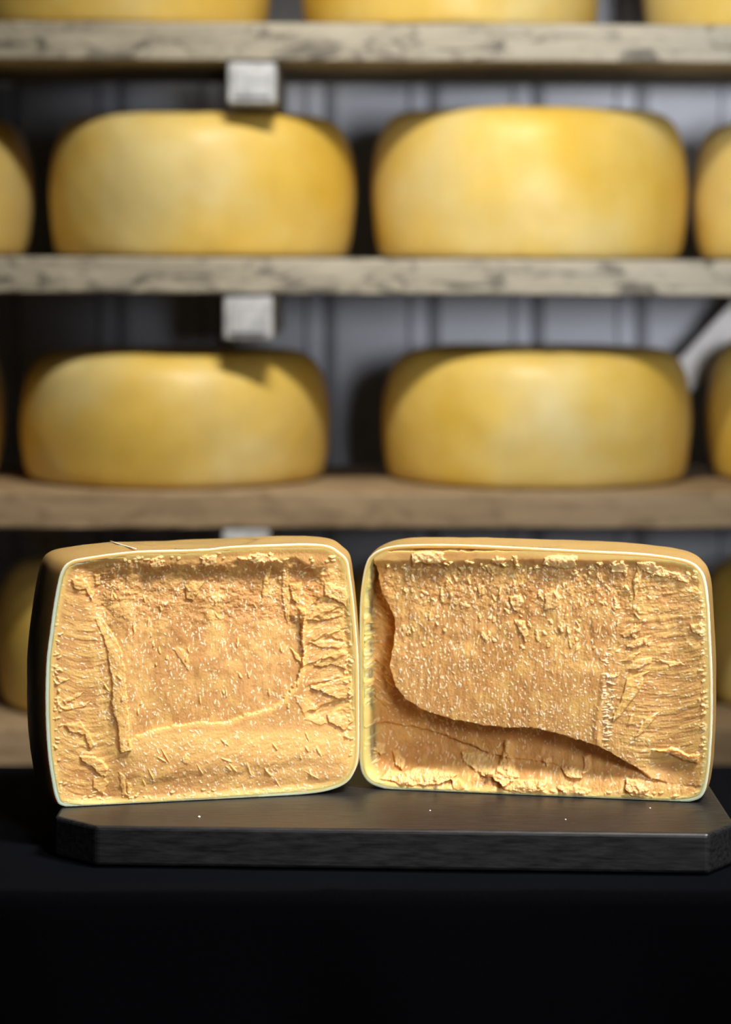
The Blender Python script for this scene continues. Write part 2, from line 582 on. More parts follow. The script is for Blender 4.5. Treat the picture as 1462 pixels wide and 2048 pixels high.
# slab with cut corners
bm = bmesh.new()
yf0, yf1 = 1.840, 1.812   # front edge left / right
def fy(x): return yf0 + (yf1 - yf0) * (x + .24) / .52
out = [(-.2405, 1.870), (-.205, fy(-.205)), (.2575, fy(.2575)), (.2825, 1.846), (.2825, 2.10), (.255, 2.125), (-.205, 2.14), (-.2405, 2.11)]
b0 = [bm.verts.new((x, y, TZ + .002)) for x, y in out]
t0 = [bm.verts.new((x, y, SLAB_Z)) for x, y in out]
bm.faces.new(b0[::-1]); bm.faces.new(t0)
for i in range(len(out)):
    j = (i + 1) % len(out)
    bm.faces.new((b0[i], b0[j], t0[j], t0[i]))
bmesh.ops.bevel(bm, geom=list(bm.edges), offset=.003, segments=3, affect='EDGES', profile=.5)
tag(obj('slate_slab', bm, M_SLAB), 'black slab with clipped corners lying under both cut cheese halves', 'serving board')

# ------------------------------------------------------------------ cut cheese halves
LEFT = [(400, 1098), (465, 1092), (565, 1088), (615, 1087), (656, 1091), (679, 1104), (695, 1121), (701, 1154), (707, 1201), (713, 1265), (717, 1324), (718, 1412), (718, 1482), (716, 1517), (709, 1543), (691, 1567), (653, 1582), (594, 1590), (477, 1599), (360, 1607), (234, 1615), (176, 1617), (126, 1612), (112, 1598), (103, 1558), (95, 1500), (91, 1412), (93, 1324), (100, 1265), (108, 1207), (117, 1160), (126, 1136), (142, 1122), (176, 1114), (272, 1102)]
RIGHT = [(1062, 1095), (1179, 1101), (1267, 1105), (1326, 1111), (1373, 1120), (1397, 1134), (1411, 1158), (1418, 1207), (1422, 1280), (1425, 1353), (1425, 1441), (1422, 1500), (1418, 1543), (1409, 1585), (1389, 1601), (1340, 1606), (1267, 1604), (1150, 1599), (1062, 1596), (993, 1593), (876, 1587), (795, 1582), (749, 1571), (729, 1555), (720, 1529), (719, 1470), (719, 1412), (719, 1324), (719, 1265), (720, 1207), (724, 1165), (731, 1130), (741, 1112), (762, 1098), (800, 1090), (876, 1088), (960, 1090)]


def closed_spline(pts, n):
    p = np.array(pts, float)
    m = len(p)
    out = []
    for i in range(m):
        p0, p1, p2, p3 = p[i - 1], p[i], p[(i + 1) % m], p[(i + 2) % m]
        for t in np.linspace(0, 1, 24, endpoint=False):
            out.append(.5 * (2 * p1 + (-p0 + p2) * t + (2 * p0 - 5 * p1 + 4 * p2 - p3) * t * t + (-p0 + 3 * p1 - 3 * p2 + p3) * t ** 3))
    out = np.array(out)
    seg = np.linalg.norm(np.roll(out, -1, 0) - out, axis=1)
    s = np.concatenate([[0], np.cumsum(seg)])
    o2 = np.vstack([out, out[:1]])
    tt = np.linspace(0, s[-1], n, endpoint=False)
    return np.stack([np.interp(tt, s, o2[:, k]) for k in (0, 1)], 1)


STEP = 0.8


class Relief:
    """height (millimetres towards the viewer) and surface marks of a broken cheese face"""
    def __init__(self, x0, x1, y0, y1, seed):
        self.x0, self.y0 = x0, y0
        self.X, self.Y = np.meshgrid(np.arange(x0, x1, STEP), np.arange(y0, y1, STEP))
        self.h = np.zeros_like(self.X)
        self.flake = np.zeros_like(self.X)
        self.pale = np.zeros_like(self.X)
        self.crystal = np.zeros_like(self.X)
        self.rng = random.Random(seed)
        self.seed = seed

    def win(self, xa, xb, ya, yb):
        H, W = self.X.shape
        i0 = max(int((ya - self.y0) / STEP), 0); i1 = min(int((yb - self.y0) / STEP) + 1, H)
        j0 = max(int((xa - self.x0) / STEP), 0); j1 = min(int((xb - self.x0) / STEP) + 1, W)
        return slice(i0, max(i1, i0)), slice(j0, max(j1, j0))

    def sd(self, poly, rough=3.0, rs=9.0, pad=30, full=False):
        """signed distance (positive inside) to a polygon with a ragged outline"""
        p = np.array(poly, float)
        if full:
            w_ = (slice(None), slice(None))
        else:
            w_ = self.win(p[:, 0].min() - pad, p[:, 0].max() + pad, p[:, 1].min() - pad, p[:, 1].max() + pad)
        X = self.X[w_]; Y = self.Y[w_]
        s = self.seed + len(poly)
        X = X + rough * fbm(X / rs, Y / rs, s, 3, .6); Y = Y + rough * fbm(X / rs + 50, Y / rs, s + 5, 3, .6)
        d2 = np.full(X.shape, 1e9); ins = np.zeros(X.shape, bool)
        for i in range(len(p)):
            a = p[i]; b = p[(i + 1) % len(p)]
            e = b - a
            t = np.clip(((X - a[0]) * e[0] + (Y - a[1]) * e[1]) / max(e @ e, 1e-9), 0, 1)
            d2 = np.minimum(d2, (X - a[0] - t * e[0]) ** 2 + (Y - a[1] - t * e[1]) ** 2)
            c = ((a[1] > Y) != (b[1] > Y)) & (X < (b[0] - a[0]) * (Y - a[1]) / (b[1] - a[1] + 1e-12) + a[0])
            ins ^= c
        d = np.sqrt(d2)
        return w_, np.where(ins, d, -d)

    def chip(self, poly, h, fl=0.8, pl=0.0, edge=3.0, rough=3.0, tilt=0.0):
        if pl >= .5:
            rough += 2.5; h *= .8
        w_, d = self.sd(poly, rough)
        p = np.array(poly, float)
        k = sst(-edge * .4, edge * .6, d)
        yy = (self.Y[w_] - p[:, 1].mean()) / max(np.ptp(p[:, 1]), 1)
        lump = .6 * (1 + (.5 if pl >= .3 else .16) * fbm(self.X[w_] / 6.5, self.Y[w_] / 6.5, self.seed + 77, 3))
        self.h[w_] += k * (h * lump + tilt * yy)
        n = .75 + .25 * fbm(self.X[w_] / 7, self.Y[w_] / 7, self.seed + 31, 3)
        self.flake[w_] = np.maximum(self.flake[w_], k * fl * n)
        self.pale[w_] = np.maximum(self.pale[w_], k * pl * n)

    def blob(self, cx, cy, a, b, ang, h, fl, pl, cr=0.0, ragged=.35):
        R_ = max(a, b) * 1.7 + 3
        w_ = self.win(cx - R_, cx + R_, cy - R_, cy + R_)
        X = self.X[w_] - cx; Y = self.Y[w_] - cy
        if X.size == 0:
            return
        ca, sa = math.cos(ang), math.sin(ang)
        u = (X * ca + Y * sa) / a; v = (-X * sa + Y * ca) / b
        r = np.sqrt(u * u + v * v)
        if ragged:
            r = r + ragged * fbm(self.X[w_] / (0.45 * b + 2.2), self.Y[w_] / (.45 * b + 2.2), self.seed + int(cx) % 13, 2)
        k = 1 - sst(.75, 1.0 + .7 / min(a, b), r)
        self.h[w_] += k * h
        self.flake[w_] = np.maximum(self.flake[w_], k * fl)
        self.pale[w_] = np.maximum(self.pale[w_], k * pl)
        self.crystal[w_] = np.maximum(self.crystal[w_], k * cr)

    def crystals(self, n, region, angf, size=1.0, cr=.8, h=.22):
        r = self.rng
        for _ in range(n):
            x, y = r.uniform(region[0], region[2]), r.uniform(region[1], region[3])
            L = size * r.choice([1.1, 1.2, 1.4, 1.6, 1.9, 2.4, 3.2, 4.2]) * r.uniform(.8, 1.2)
            W = size * r.uniform(.7, 1.5)
            self.blob(x, y, L, W, angf(x, y) + r.gauss(0, .35), h, .3, .3, cr * r.uniform(.45, 1), ragged=.2)

    def sample(self, A, px, py):
        fx = np.clip((px - self.x0) / STEP, 0, A.shape[1] - 1.001); fy = np.clip((py - self.y0) / STEP, 0, A.shape[0] - 1.001)
        i = fy.astype(int); j = fx.astype(int); fy = fy - i; fx = fx - j
        return (A[i, j] * (1 - fx) + A[i, j + 1] * fx) * (1 - fy) + (A[i + 1, j] * (1 - fx) + A[i + 1, j + 1] * fx) * fy


def line_interp(y, pts):
    a = np.array(pts, float)
    return np.interp(y, a[:, 0], a[:, 1])


def relief_left():
    R = Relief(84, 726, 1080, 1624, 5)
    X, Y = R.X, R.Y
    wx = X + 5 * fbm(X / 30, Y / 30, 1, 3); wy = Y + 5 * fbm(X / 30, Y / 30, 2, 3)
    # broad shape: a hollow centre under the top lip
    A = [(165, 1128), (300, 1126), (480, 1122), (610, 1118), (662, 1135), (655, 1170), (640, 1195), (620, 1218), (607, 1240), (604, 1270), (607, 1310), (603, 1340), (592, 1368), (566, 1400), (540, 1418), (490, 1430), (455, 1447), (400, 1446), (350, 1452), (300, 1463), (262, 1478), (252, 1498), (240, 1508), (224, 1480), (215, 1440), (205, 1380), (195, 1320), (180, 1250), (160, 1180)]
    w_, d = R.sd(A, rough=3.5, rs=12, full=True)
    wy = wy + 9 * fbm(X / 45, Y / 60, 12, 3)
    floor_ = -9.0 + 5.6 * sst(1150, 1420, wy)
    floor_ = floor_ + 3.0 * (1 - sst(195, 330, X))
    ledge = sst(-1.2, 1.6, d + 1.6 * fbm(X / 4.5, Y / 4.5, 15, 2))
    soft = sst(-2, 34, d + 8 * fbm(X / 28, Y / 28, 14, 3))
    isbot = sst(1225, 1260, Y)
    k = ledge * isbot + soft * (1 - isbot)
    isleft = 1 - sst(205, 262, X)
    k = k * (1 - isleft) + sst(-2, 40, d) * isleft
    out_ = np.zeros_like(X) - 1.2
    # lower bulge in front
    bul = sst(1440, 1510, Y) * (1 - sst(1540, 1600, Y))
    out_ += 2.5 * bul * sst(200, 300, X)
    out_ += -1.3 * sst(1535, 1560, wy + .12 * (X - 400)) * (1 - sst(1565, 1598, Y)) * sst(230, 330, X) * (1 - sst(600, 690, X))
    h = out_ * (1 - k) + floor_ * k
    # left margin: shallow slope inwards with curved ridges
    lm = 1 - sst(200, 262, X)
    h += lm * (-3.0 * sst(112, 190, X))
    cur = Y - 30 * np.sin((X - 100) / 90.0 * 1.7)
    st = fbm(X / 42, cur / 8.5, 21, 4)
    h += lm * .65 * st * sst(108, 150, X)
    # right margin: stepped slabs running to the right edge
    rm = sst(604, 626, X) * sst(1190, 1215, Y) * (1 - sst(1425, 1450, Y)) * (1 - ledge)
    cur2 = Y + .32 * (X - 600) + 9 * fbm(X / 26, Y / 26, 8, 3)
    saw = ((cur2 / 46.0) % 1.0)
    h += rm * (-1.0 - 2.3 * (1 - saw) * sst(.0, .10, saw) * (1 - sst(670, 708, X))) 
    h += rm * .6 * fbm(X / 22, cur2 / 6, 23, 3)
    # vertical grain in the hollow
    h += k * 0.45 * fbm(X / 9 + Y / 60, Y / 26, 31, 4)
    h += k * 1.0 * fbm(X / 30, Y / 36, 33, 3) * (1 - sst(1250, 1400, Y) * .5)
    tp = sst(1122, 1150, Y) * (1 - sst(1210, 1290, Y)) * sst(170, 215, X)
    h += tp * 1.2 * fbm(X / 15, Y / 11, 35, 4, .6)
    low = sst(1450, 1480, Y)
    h += low * .5 * fbm(X / 24, (Y + .3 * X) / 14, 37, 4)
    R.h = h
    R.h += .14 * fbm(X / 3.2, Y / 3.6, 41, 2)
    # flakes
    R.flake = np.clip(.10 + .75 * fbm(X / 36, Y / 36, 51, 4), 0, 1)
    R.flake = np.maximum(R.flake, .6 * lm * sst(-.05, .3, st))
    R.flake = np.maximum(R.flake, .65 * rm * sst(.35, .05, saw))
    R.flake = np.maximum(R.flake, .55 * sst(650, 690, X) + .0 * X)
    # bright crest along the ledge
    R.flake = np.maximum(R.flake, .8 * np.exp(-((d + 4) / 5.0) ** 2) * isbot)
    R.flake = np.maximum(R.flake, .55 * sst(1450, 1470, Y) * (1 - ledge) * (1 - sst(1480, 1560, Y)))
    c = R.chip
    c([(190, 1238), (204, 1236), (222, 1262), (240, 1294), (249, 1330), (253, 1380), (257, 1440), (262, 1500), (240, 1506), (236, 1460), (224, 1410), (224, 1360), (214, 1300), (204, 1268)], 3.0, .75, tilt=2)
    c([(372, 1175), (390, 1163), (412, 1166), (400, 1185), (388, 1206), (376, 1198)], 3.0, .55)
    c([(583, 1170), (608, 1168), (606, 1190), (598, 1208), (586, 1202)], 3.4, .7)
    c([(598, 1216), (612, 1216), (610, 1250), (602, 1248)], 2.8, .7)
    c([(568, 1142), (580, 1140), (582, 1200), (580, 1250), (573, 1240), (568, 1190)], 1.8, .5)
    c([(534, 1145), (547, 1130), (540, 1170), (530, 1196), (526, 1190)], 2.2, .7)
    c([(583, 1298), (598, 1310), (610, 1330), (607, 1334), (595, 1322)], 2.2, .9)
    c([(302, 1122), (324, 1112), (326, 1132), (312, 1142), (302, 1136)], 3.2, .5, .55)
    c([(404, 1112), (432, 1110), (430, 1132), (408, 1136)], 3.2, .5, .55)
    c([(488, 1118), (500, 1108), (548, 1110), (546, 1124), (510, 1128)], 3.0, .5, .75)
    c([(650, 1166), (660, 1164), (672, 1172), (694, 1178), (692, 1212), (672, 1200), (648, 1190)], 3.4, .8, .25)
    c([(640, 1196), (652, 1192), (672, 1204), (690, 1215), (688, 1234), (660, 1240), (640, 1244), (618, 1240)], 1.5, .6, tilt=2)
    c([(650, 1272), (680, 1258), (690, 1262), (688, 1282), (664, 1276)], 2.6, .7)
    c([(618, 1284), (660, 1280), (690, 1286), (684, 1296), (640, 1296)], 2.2, .7, .1)
    c([(628, 1330), (650, 1312), (684, 1300), (696, 1306), (694, 1340), (660, 1330), (640, 1336)], 3.4, .7)
    c([(622, 1372), (660, 1364), (702, 1352), (706, 1392), (684, 1402), (650, 1386), (622, 1378)], 3.2, .7)
    c([(655, 1430), (700, 1404), (708, 1440), (690, 1460), (672, 1452), (658, 1444)], 2.8, .7)
    c([(588, 1392), (620, 1398), (640, 1430), (654, 1446), (640, 1452), (612, 1440)], 1.0, .6)
    c([(142, 1158), (164, 1152), (178, 1172), (190, 1192), (184, 1204), (172, 1180), (150, 1180)], 3.0, .75)
    c([(192, 1152), (202, 1152), (200, 1172), (194, 1174)], 2.5, .7)
    c([(160, 1515), (178, 1512), (205, 1522), (216, 1535), (212, 1556), (200, 1552), (184, 1535), (164, 1524)], 3.6, .85, .1)
    c([(186, 1560), (205, 1552), (218, 1566), (206, 1590), (188, 1578)], 2.0, .7)
    c([(238, 1545), (248, 1550), (254, 1590), (246, 1592), (240, 1570)], 1.6, .7)
    c([(254, 1566), (264, 1568), (260, 1598), (252, 1590)], 1.8, .9)
    c([(125, 1402), (165, 1386), (162, 1394), (130, 1410)], 1.8, .7)
    c([(126, 1416), (150, 1410), (180, 1404), (172, 1414), (130, 1422)], 1.6, .7)
    c([(112, 1355), (140, 1358), (120, 1368)], 1.8, .7)
    c([(128, 1450), (160, 1444), (178, 1466), (192, 1494), (182, 1500), (168, 1470), (138, 1466)], 2.8, .7)
    c([(348, 1302), (356, 1294), (372, 1304), (380, 1330), (378, 1345), (368, 1330)], 1.2, .55)
    c([(364, 1512), (370, 1506), (378, 1520), (376, 1528), (366, 1526)], 1.5, .9)
    for k_ in range(46):       # crumbs stuck along the rim
        t = R.rng.random()
        x = 175 + 500 * t; y = R.rng.gauss(1118, 5)
        R.blob(x, y, R.rng.uniform(2, 5.5), R.rng.uniform(1.5, 3.5), R.rng.uniform(-.5, .5), 1.2, .6, .5)
    for k_ in range(80):
        y = R.rng.uniform(1190, 1590)
        R.blob(R.rng.gauss(112 if y < 1560 else 122, 5), y, R.rng.uniform(1.5, 5), R.rng.uniform(1.3, 2.8), R.rng.uniform(-.6, .6), .9, .5, .5)
        R.blob(R.rng.gauss(702, 5), y - 20, R.rng.uniform(1.5, 5), R.rng.uniform(1.3, 2.8), R.rng.uniform(-.6, .6), .9, .5, .6)
    for k_ in range(90):
        x = R.rng.uniform(130, 690)
        R.blob(x, R.rng.gauss(1600 - (x - 130) * .035, 5), R.rng.uniform(1.5, 6), R.rng.uniform(1.2, 2.4), R.rng.uniform(-.3, .3), .8, .5, .6)
    for k_ in range(34):       # stray chips in the hollow
        x, y = R.rng.uniform(200, 600), R.rng.uniform(1140, 1430)
        R.blob(x, y, R.rng.uniform(3, 9), R.rng.uniform(1.2, 2.6), 1.45 + R.rng.gauss(0, .35), 1.0, .7, .2)
    for k_ in range(20):
        x, y = R.rng.uniform(270, 640), R.rng.uniform(1470, 1570)
        R.blob(x, y, R.rng.uniform(3, 13), R.rng.uniform(.9, 2.0), 1.0 + R.rng.gauss(0, .25), .9, .7, .3)
    R.crystals(1050, (195, 1130, 610, 1450), lambda x, y: 1.45)
    R.crystals(520, (240, 1460, 700, 1600), lambda x, y: 1.0)
    R.crystals(260, (105, 1140, 235, 1600), lambda x, y: .5)
    R.crystals(160, (605, 1130, 700, 1460), lambda x, y: -.3)
    R.pale = np.maximum(R.pale, 1.0 * sst(.35, .6, 1 - np.hypot((X - 166) / 30, (Y - 1124 + .22 * (X - 166)) / 8) + .25 * fbm(X / 6, Y / 6, 91, 3)))
    R.crystal = np.maximum(R.crystal, .9 * sst(.35, .6, 1 - np.hypot((X - 160) / 30, (Y - 1125 + .22 * (X - 160)) / 8) + .25 * fbm(X / 6, Y / 6, 91, 3)))
    return R


def relief_right():
    R = Relief(712, 1432, 1080, 1614, 19)
    X, Y = R.X, R.Y
    wy = Y + 5 * fbm(X / 30, Y / 30, 2, 3)
    # raised centre; everything under and left of its edge falls back
    Bp = [(740, 1100), (752, 1150), (760, 1190), (775, 1212), (786, 1245), (784, 1290), (776, 1338), (788, 1372), (808, 1398), (850, 1424), (900, 1440), (960, 1452), (1010, 1457), (1060, 1458), (1105, 1466), (1150, 1480), (1195, 1493), (1232, 1514), (1270, 1536), (1302, 1560), (1340, 1570), (1425, 1575), (1430, 1100)]
    w_, d = R.sd(Bp, rough=2.4, rs=14, full=True)
    topm = sst(1118, 1140, wy)
    plate = -4.2 + 5.4 * sst(1130, 1440, wy)
    plate = plate * (1 - sst(1210, 1390, X)) + (-3.5 * sst(1415, 1330, X)) * sst(1210, 1390, X)
    plate = plate * topm
    cav = -17 + 0 * X
    cav = -22 * (1 - sst(1500, 1588, wy)) - 1.5
    cav = cav * sst(719, 752, X) * 1.0
    lf = (1 - sst(1395, 1450, Y)) * (1 - sst(770, 800, X))
    cav = cav * (1 - lf) + lf * (-17 * sst(721, 741, X + 11 * fbm(X / 14, Y / 18, 88, 3)))
    # second ledge inside the cavity
    L2 = [(719, 1452), (780, 1458), (830, 1466), (880, 1480), (930, 1500), (975, 1518), (1060, 1530), (1140, 1542), (1150, 1600), (719, 1600)]
    _, d2 = R.sd(L2, rough=4, rs=16, full=True)
    cav = cav - 3.5 * sst(-1.5, 3, d2) * (1 - sst(1520, 1560, Y))
    rc = sst(1150, 1300, X)
    k = sst(-2.5, 3, d)
    h = plate * k + cav * (1 - k) * (1 - .35 * rc)
    # vertical grain, heavier at the top
    grain = fbm(X / 8 + (Y - 1200) * .012, Y / 34, 31, 4)
    h += k * .42 * grain * (1 - sst(1250, 1320, X)) * topm
    h += k * 1.1 * fbm(X / 26, Y / 40, 33, 4) * (1 - sst(1300, 1420, Y)) * topm
    h += topm * (1 - sst(1170, 1260, Y)) * .8 * fbm(X / 10, Y / 9, 61, 4, .6)
    # right side: fine stacked ridges sweeping to the edge
    rr = sst(1195, 1290, X) * (1 - sst(1520, 1560, Y)) * topm * sst(1135, 1170, Y)
    cur = Y - 26 * np.sin(np.clip((X - 1180) / 240, 0, 1) * 2.4) * np.clip((Y - 1150) / 150, .4, 1.6) - .10 * (1400 - X) 
    st = fbm(X / 46, cur / 7.5, 22, 3, .55)
    h += rr * .6 * st * sst(1425, 1405, X)
    # ridge where the centre turns to the side
    rid = np.exp(-((X - (1200 + 6 * np.sin(Y / 30))) / 7.0) ** 2) * sst(1330, 1370, Y) * (1 - sst(1475, 1500, Y))
    h += rid * 1.3
    # cavity texture
    h += (1 - k) * 1.0 * fbm(X / 12, Y / 24, 37, 4, .6) * sst(722, 740, X)
    # scoop right of centre near the bottom right
    sc = np.exp(-(((X - 1330) / 45) ** 2 + ((Y - 1535) / 26) ** 2))
    h += -5.0 * sc
    lfz = (1 - k) * lf
    h += lfz * 2.0 * fbm((X + Y * .4) / 22, (Y - X * .7) / 10, 71, 4) * sst(724, 738, X)
    R.h = h
    R.h += .14 * fbm(X / 3.2, Y / 3.6, 41, 2) * sst(1115, 1130, Y)
    R.flake = np.clip(.05 + .75 * fbm(X / 36, Y / 36, 51, 4), 0, 1)
    R.flake = np.maximum(R.flake, .6 * rr * sst(-.05, .3, st))
    R.flake = np.maximum(R.flake, .35 * lfz)
    R.flake = np.maximum(R.flake, .55 * sst(1385, 1410, X))
    c = R.chip
    c([(822, 1112), (838, 1104), (880, 1102), (892, 1120), (872, 1128), (840, 1124), (824, 1132)], 4.0, .5, .8)
    c([(978, 1126), (995, 1112), (1010, 1116), (1004, 1128)], 3.4, .5, .8)
    c([(1024, 1116), (1034, 1112), (1040, 1140), (1030, 1142)], 3.2, .5, .6)
    c([(1085, 1128), (1095, 1112), (1120, 1110), (1154, 1112), (1152, 1136), (1110, 1138)], 4.0, .5, .75)
    c([(1220, 1130), (1238, 1124), (1256, 1130), (1252, 1146), (1222, 1146)], 3.6, .5, .8)
    c([(1272, 1125), (1300, 1122), (1330, 1138), (1360, 1148), (1372, 1166), (1340, 1156), (1310, 1150), (1285, 1145)], 4.2, .6, .7)
    c([(1265, 1165), (1275, 1140), (1284, 1142), (1276, 1180), (1268, 1200)], 2.6, .6, .3)
    c([(735, 1250), (752, 1244), (750, 1262), (740, 1262)], 3, .9)
    c([(734, 1270), (742, 1270), (746, 1294), (736, 1292)], 3, .8)
    c([(1018, 1196), (1040, 1190), (1045, 1206), (1034, 1226), (1024, 1220)], 2.8, .6, .4)
    c([(1026, 1240), (1048, 1244), (1056, 1270), (1050, 1284), (1040, 1266)], 2.6, .6, .4)
    c([(1090, 1190), (1112, 1180), (1118, 1200), (1108, 1218), (1086, 1222)], 2.2, .6, .2)
    c([(954, 1176), (968, 1172), (966, 1190), (956, 1194)], 2.4, .7)
    c([(968, 1130), (978, 1130), (992, 1150), (988, 1156), (974, 1144)], 2.6, .8)
    c([(1224, 1444), (1226, 1432), (1240, 1404), (1249, 1380), (1252, 1358), (1270, 1350), (1298, 1343), (1286, 1354), (1284, 1372), (1272, 1390), (1256, 1410), (1242, 1430)], 2.6, .85, rough=1.6)
    c([(1269, 1476), (1280, 1452), (1300, 1434), (1320, 1424), (1304, 1444), (1288, 1464)], 2.2, .85, rough=1.6)
    c([(1253, 1452), (1262, 1428), (1268, 1426), (1262, 1448)], 1.8, .8, rough=1.4)
    c([(1240, 1268), (1262, 1256), (1284, 1248), (1280, 1262), (1250, 1276)], 2.2, .6, .2)
    c([(1252, 1294), (1274, 1278), (1302, 1272), (1290, 1290), (1262, 1298)], 2.2, .6, .2)
    c([(1242, 1322), (1262, 1310), (1280, 1304), (1264, 1322)], 2.2, .6, .2)
    c([(1252, 1338), (1268, 1322), (1304, 1314), (1300, 1326), (1270, 1342)], 2.4, .6, .2)
    c([(1212, 1348), (1240, 1346), (1232, 1354), (1214, 1354)], 2.4, .6, .5)
    c([(1312, 1320), (1345, 1324), (1372, 1330), (1340, 1334)], 1.8, .7, .5)
    c([(1305, 1500), (1345, 1496), (1376, 1512), (1400, 1508), (1396, 1526), (1370, 1522), (1340, 1508)], 4.0, .8)
    c([(1380, 1250), (1400, 1246), (1412, 1262), (1404, 1272), (1386, 1266)], 2.4, .7, .4)
    # pale crust along the bottom
    c([(756, 1558), (772, 1545), (800, 1548), (835, 1540), (870, 1545), (912, 1552), (900, 1562), (880, 1568), (850, 1572), (800, 1570)], 7.0, .6, .45)
    c([(774, 1512), (786, 1512), (802, 1530), (800, 1545), (782, 1535)], 6.5, .6, .4)
    c([(742, 1492), (756, 1498), (762, 1516), (752, 1522), (742, 1508)], 5.5, .6, .4)
    c([(900, 1560), (915, 1560), (930, 1575), (918, 1582), (905, 1576)], 5.0, .9)
    c([(1002, 1492), (1012, 1490), (1014, 1512), (1026, 1540), (1034, 1556), (1010, 1574), (988, 1562), (970, 1550), (990, 1540), (1000, 1518)], 9.0, .4, .4, edge=6)
    c([(915, 1516), (945, 1512), (975, 1520), (1000, 1545), (975, 1560), (945, 1545), (922, 1535)], 5.5, .45, .45, edge=5)
    c([(1000, 1566), (1035, 1560), (1094, 1562), (1088, 1580), (1050, 1588), (1010, 1580)], 5.0, .7, .3)
    c([(1118, 1540), (1150, 1538), (1172, 1548), (1160, 1560), (1130, 1556)], 6.0, .4, .4, edge=5)
    c([(1162, 1520), (1176, 1516), (1178, 1544), (1166, 1552)], 5.0, .4, .3, edge=5)
    c([(1118, 1576), (1150, 1572), (1180, 1580), (1172, 1594), (1130, 1592)], 4.5, .6, .4)
    c([(1252, 1556), (1272, 1562), (1296, 1580), (1290, 1596), (1264, 1594), (1250, 1578)], 5.0, .5, .4)
    c([(1080, 1525), (1094, 1522), (1100, 1532), (1088, 1540)], 5.0, .6, .3)
    for k_ in range(70):
        x = R.rng.uniform(760, 1400)
        ty = 1128 + 8 * sst(1200, 1380, x)
        R.blob(x, R.rng.gauss(ty + 6, 6), R.rng.uniform(2, 6), R.rng.uniform(1.5, 3.5), R.rng.uniform(-.8, .8), 1.4, .6, .5)
    for k_ in range(130):
        x = R.rng.uniform(735, 1400)
        R.blob(x, R.rng.gauss(1578 + (x - 735) * .028, 6), R.rng.uniform(2, 8), R.rng.uniform(1.5, 4), R.rng.uniform(-.5, .5), 1.6, .5, .5)
    for k_ in range(90):
        y = R.rng.uniform(1190, 1570)
        R.blob(R.rng.gauss(1408, 5), y, R.rng.uniform(1.5, 5), R.rng.uniform(1.3, 2.8), R.rng.uniform(-.4, .4), .9, .5, .6)
        if k_ % 2:
            R.blob(R.rng.gauss(737, 9), y, R.rng.uniform(2, 7), R.rng.uniform(1.3, 3.4), R.rng.uniform(-.9, .9), 1.4, .6, .2)
    for k_ in range(120):
        x, y = R.rng.uniform(800, 1300), R.rng.uniform(1140, 1300)
        R.blob(x, y, R.rng.uniform(3, 8), R.rng.uniform(1.5, 3.6), 1.3 + R.rng.gauss(0, .5), .8, .5, .35)
    for k_ in range(60):
        y = R.rng.gauss(1410, 55)
        R.blob(1209 + abs(R.rng.gauss(0, 9)), y, R.rng.uniform(2.5, 6), R.rng.uniform(.9, 1.6), .05 + R.rng.gauss(0, .2), .5, .5, .4, .5)
    R.crystals(1700, (790, 1130, 1230, 1480), lambda x, y: 1.35)
    R.crystals(450, (1230, 1150, 1410, 1590), lambda x, y: -.2)
    R.crystals(520, (735, 1440, 1300, 1590), lambda x, y: 1.5, cr=.55)
    R.crystals(110, (725, 1150, 790, 1450), lambda x, y: .5, cr=.6)
    return R


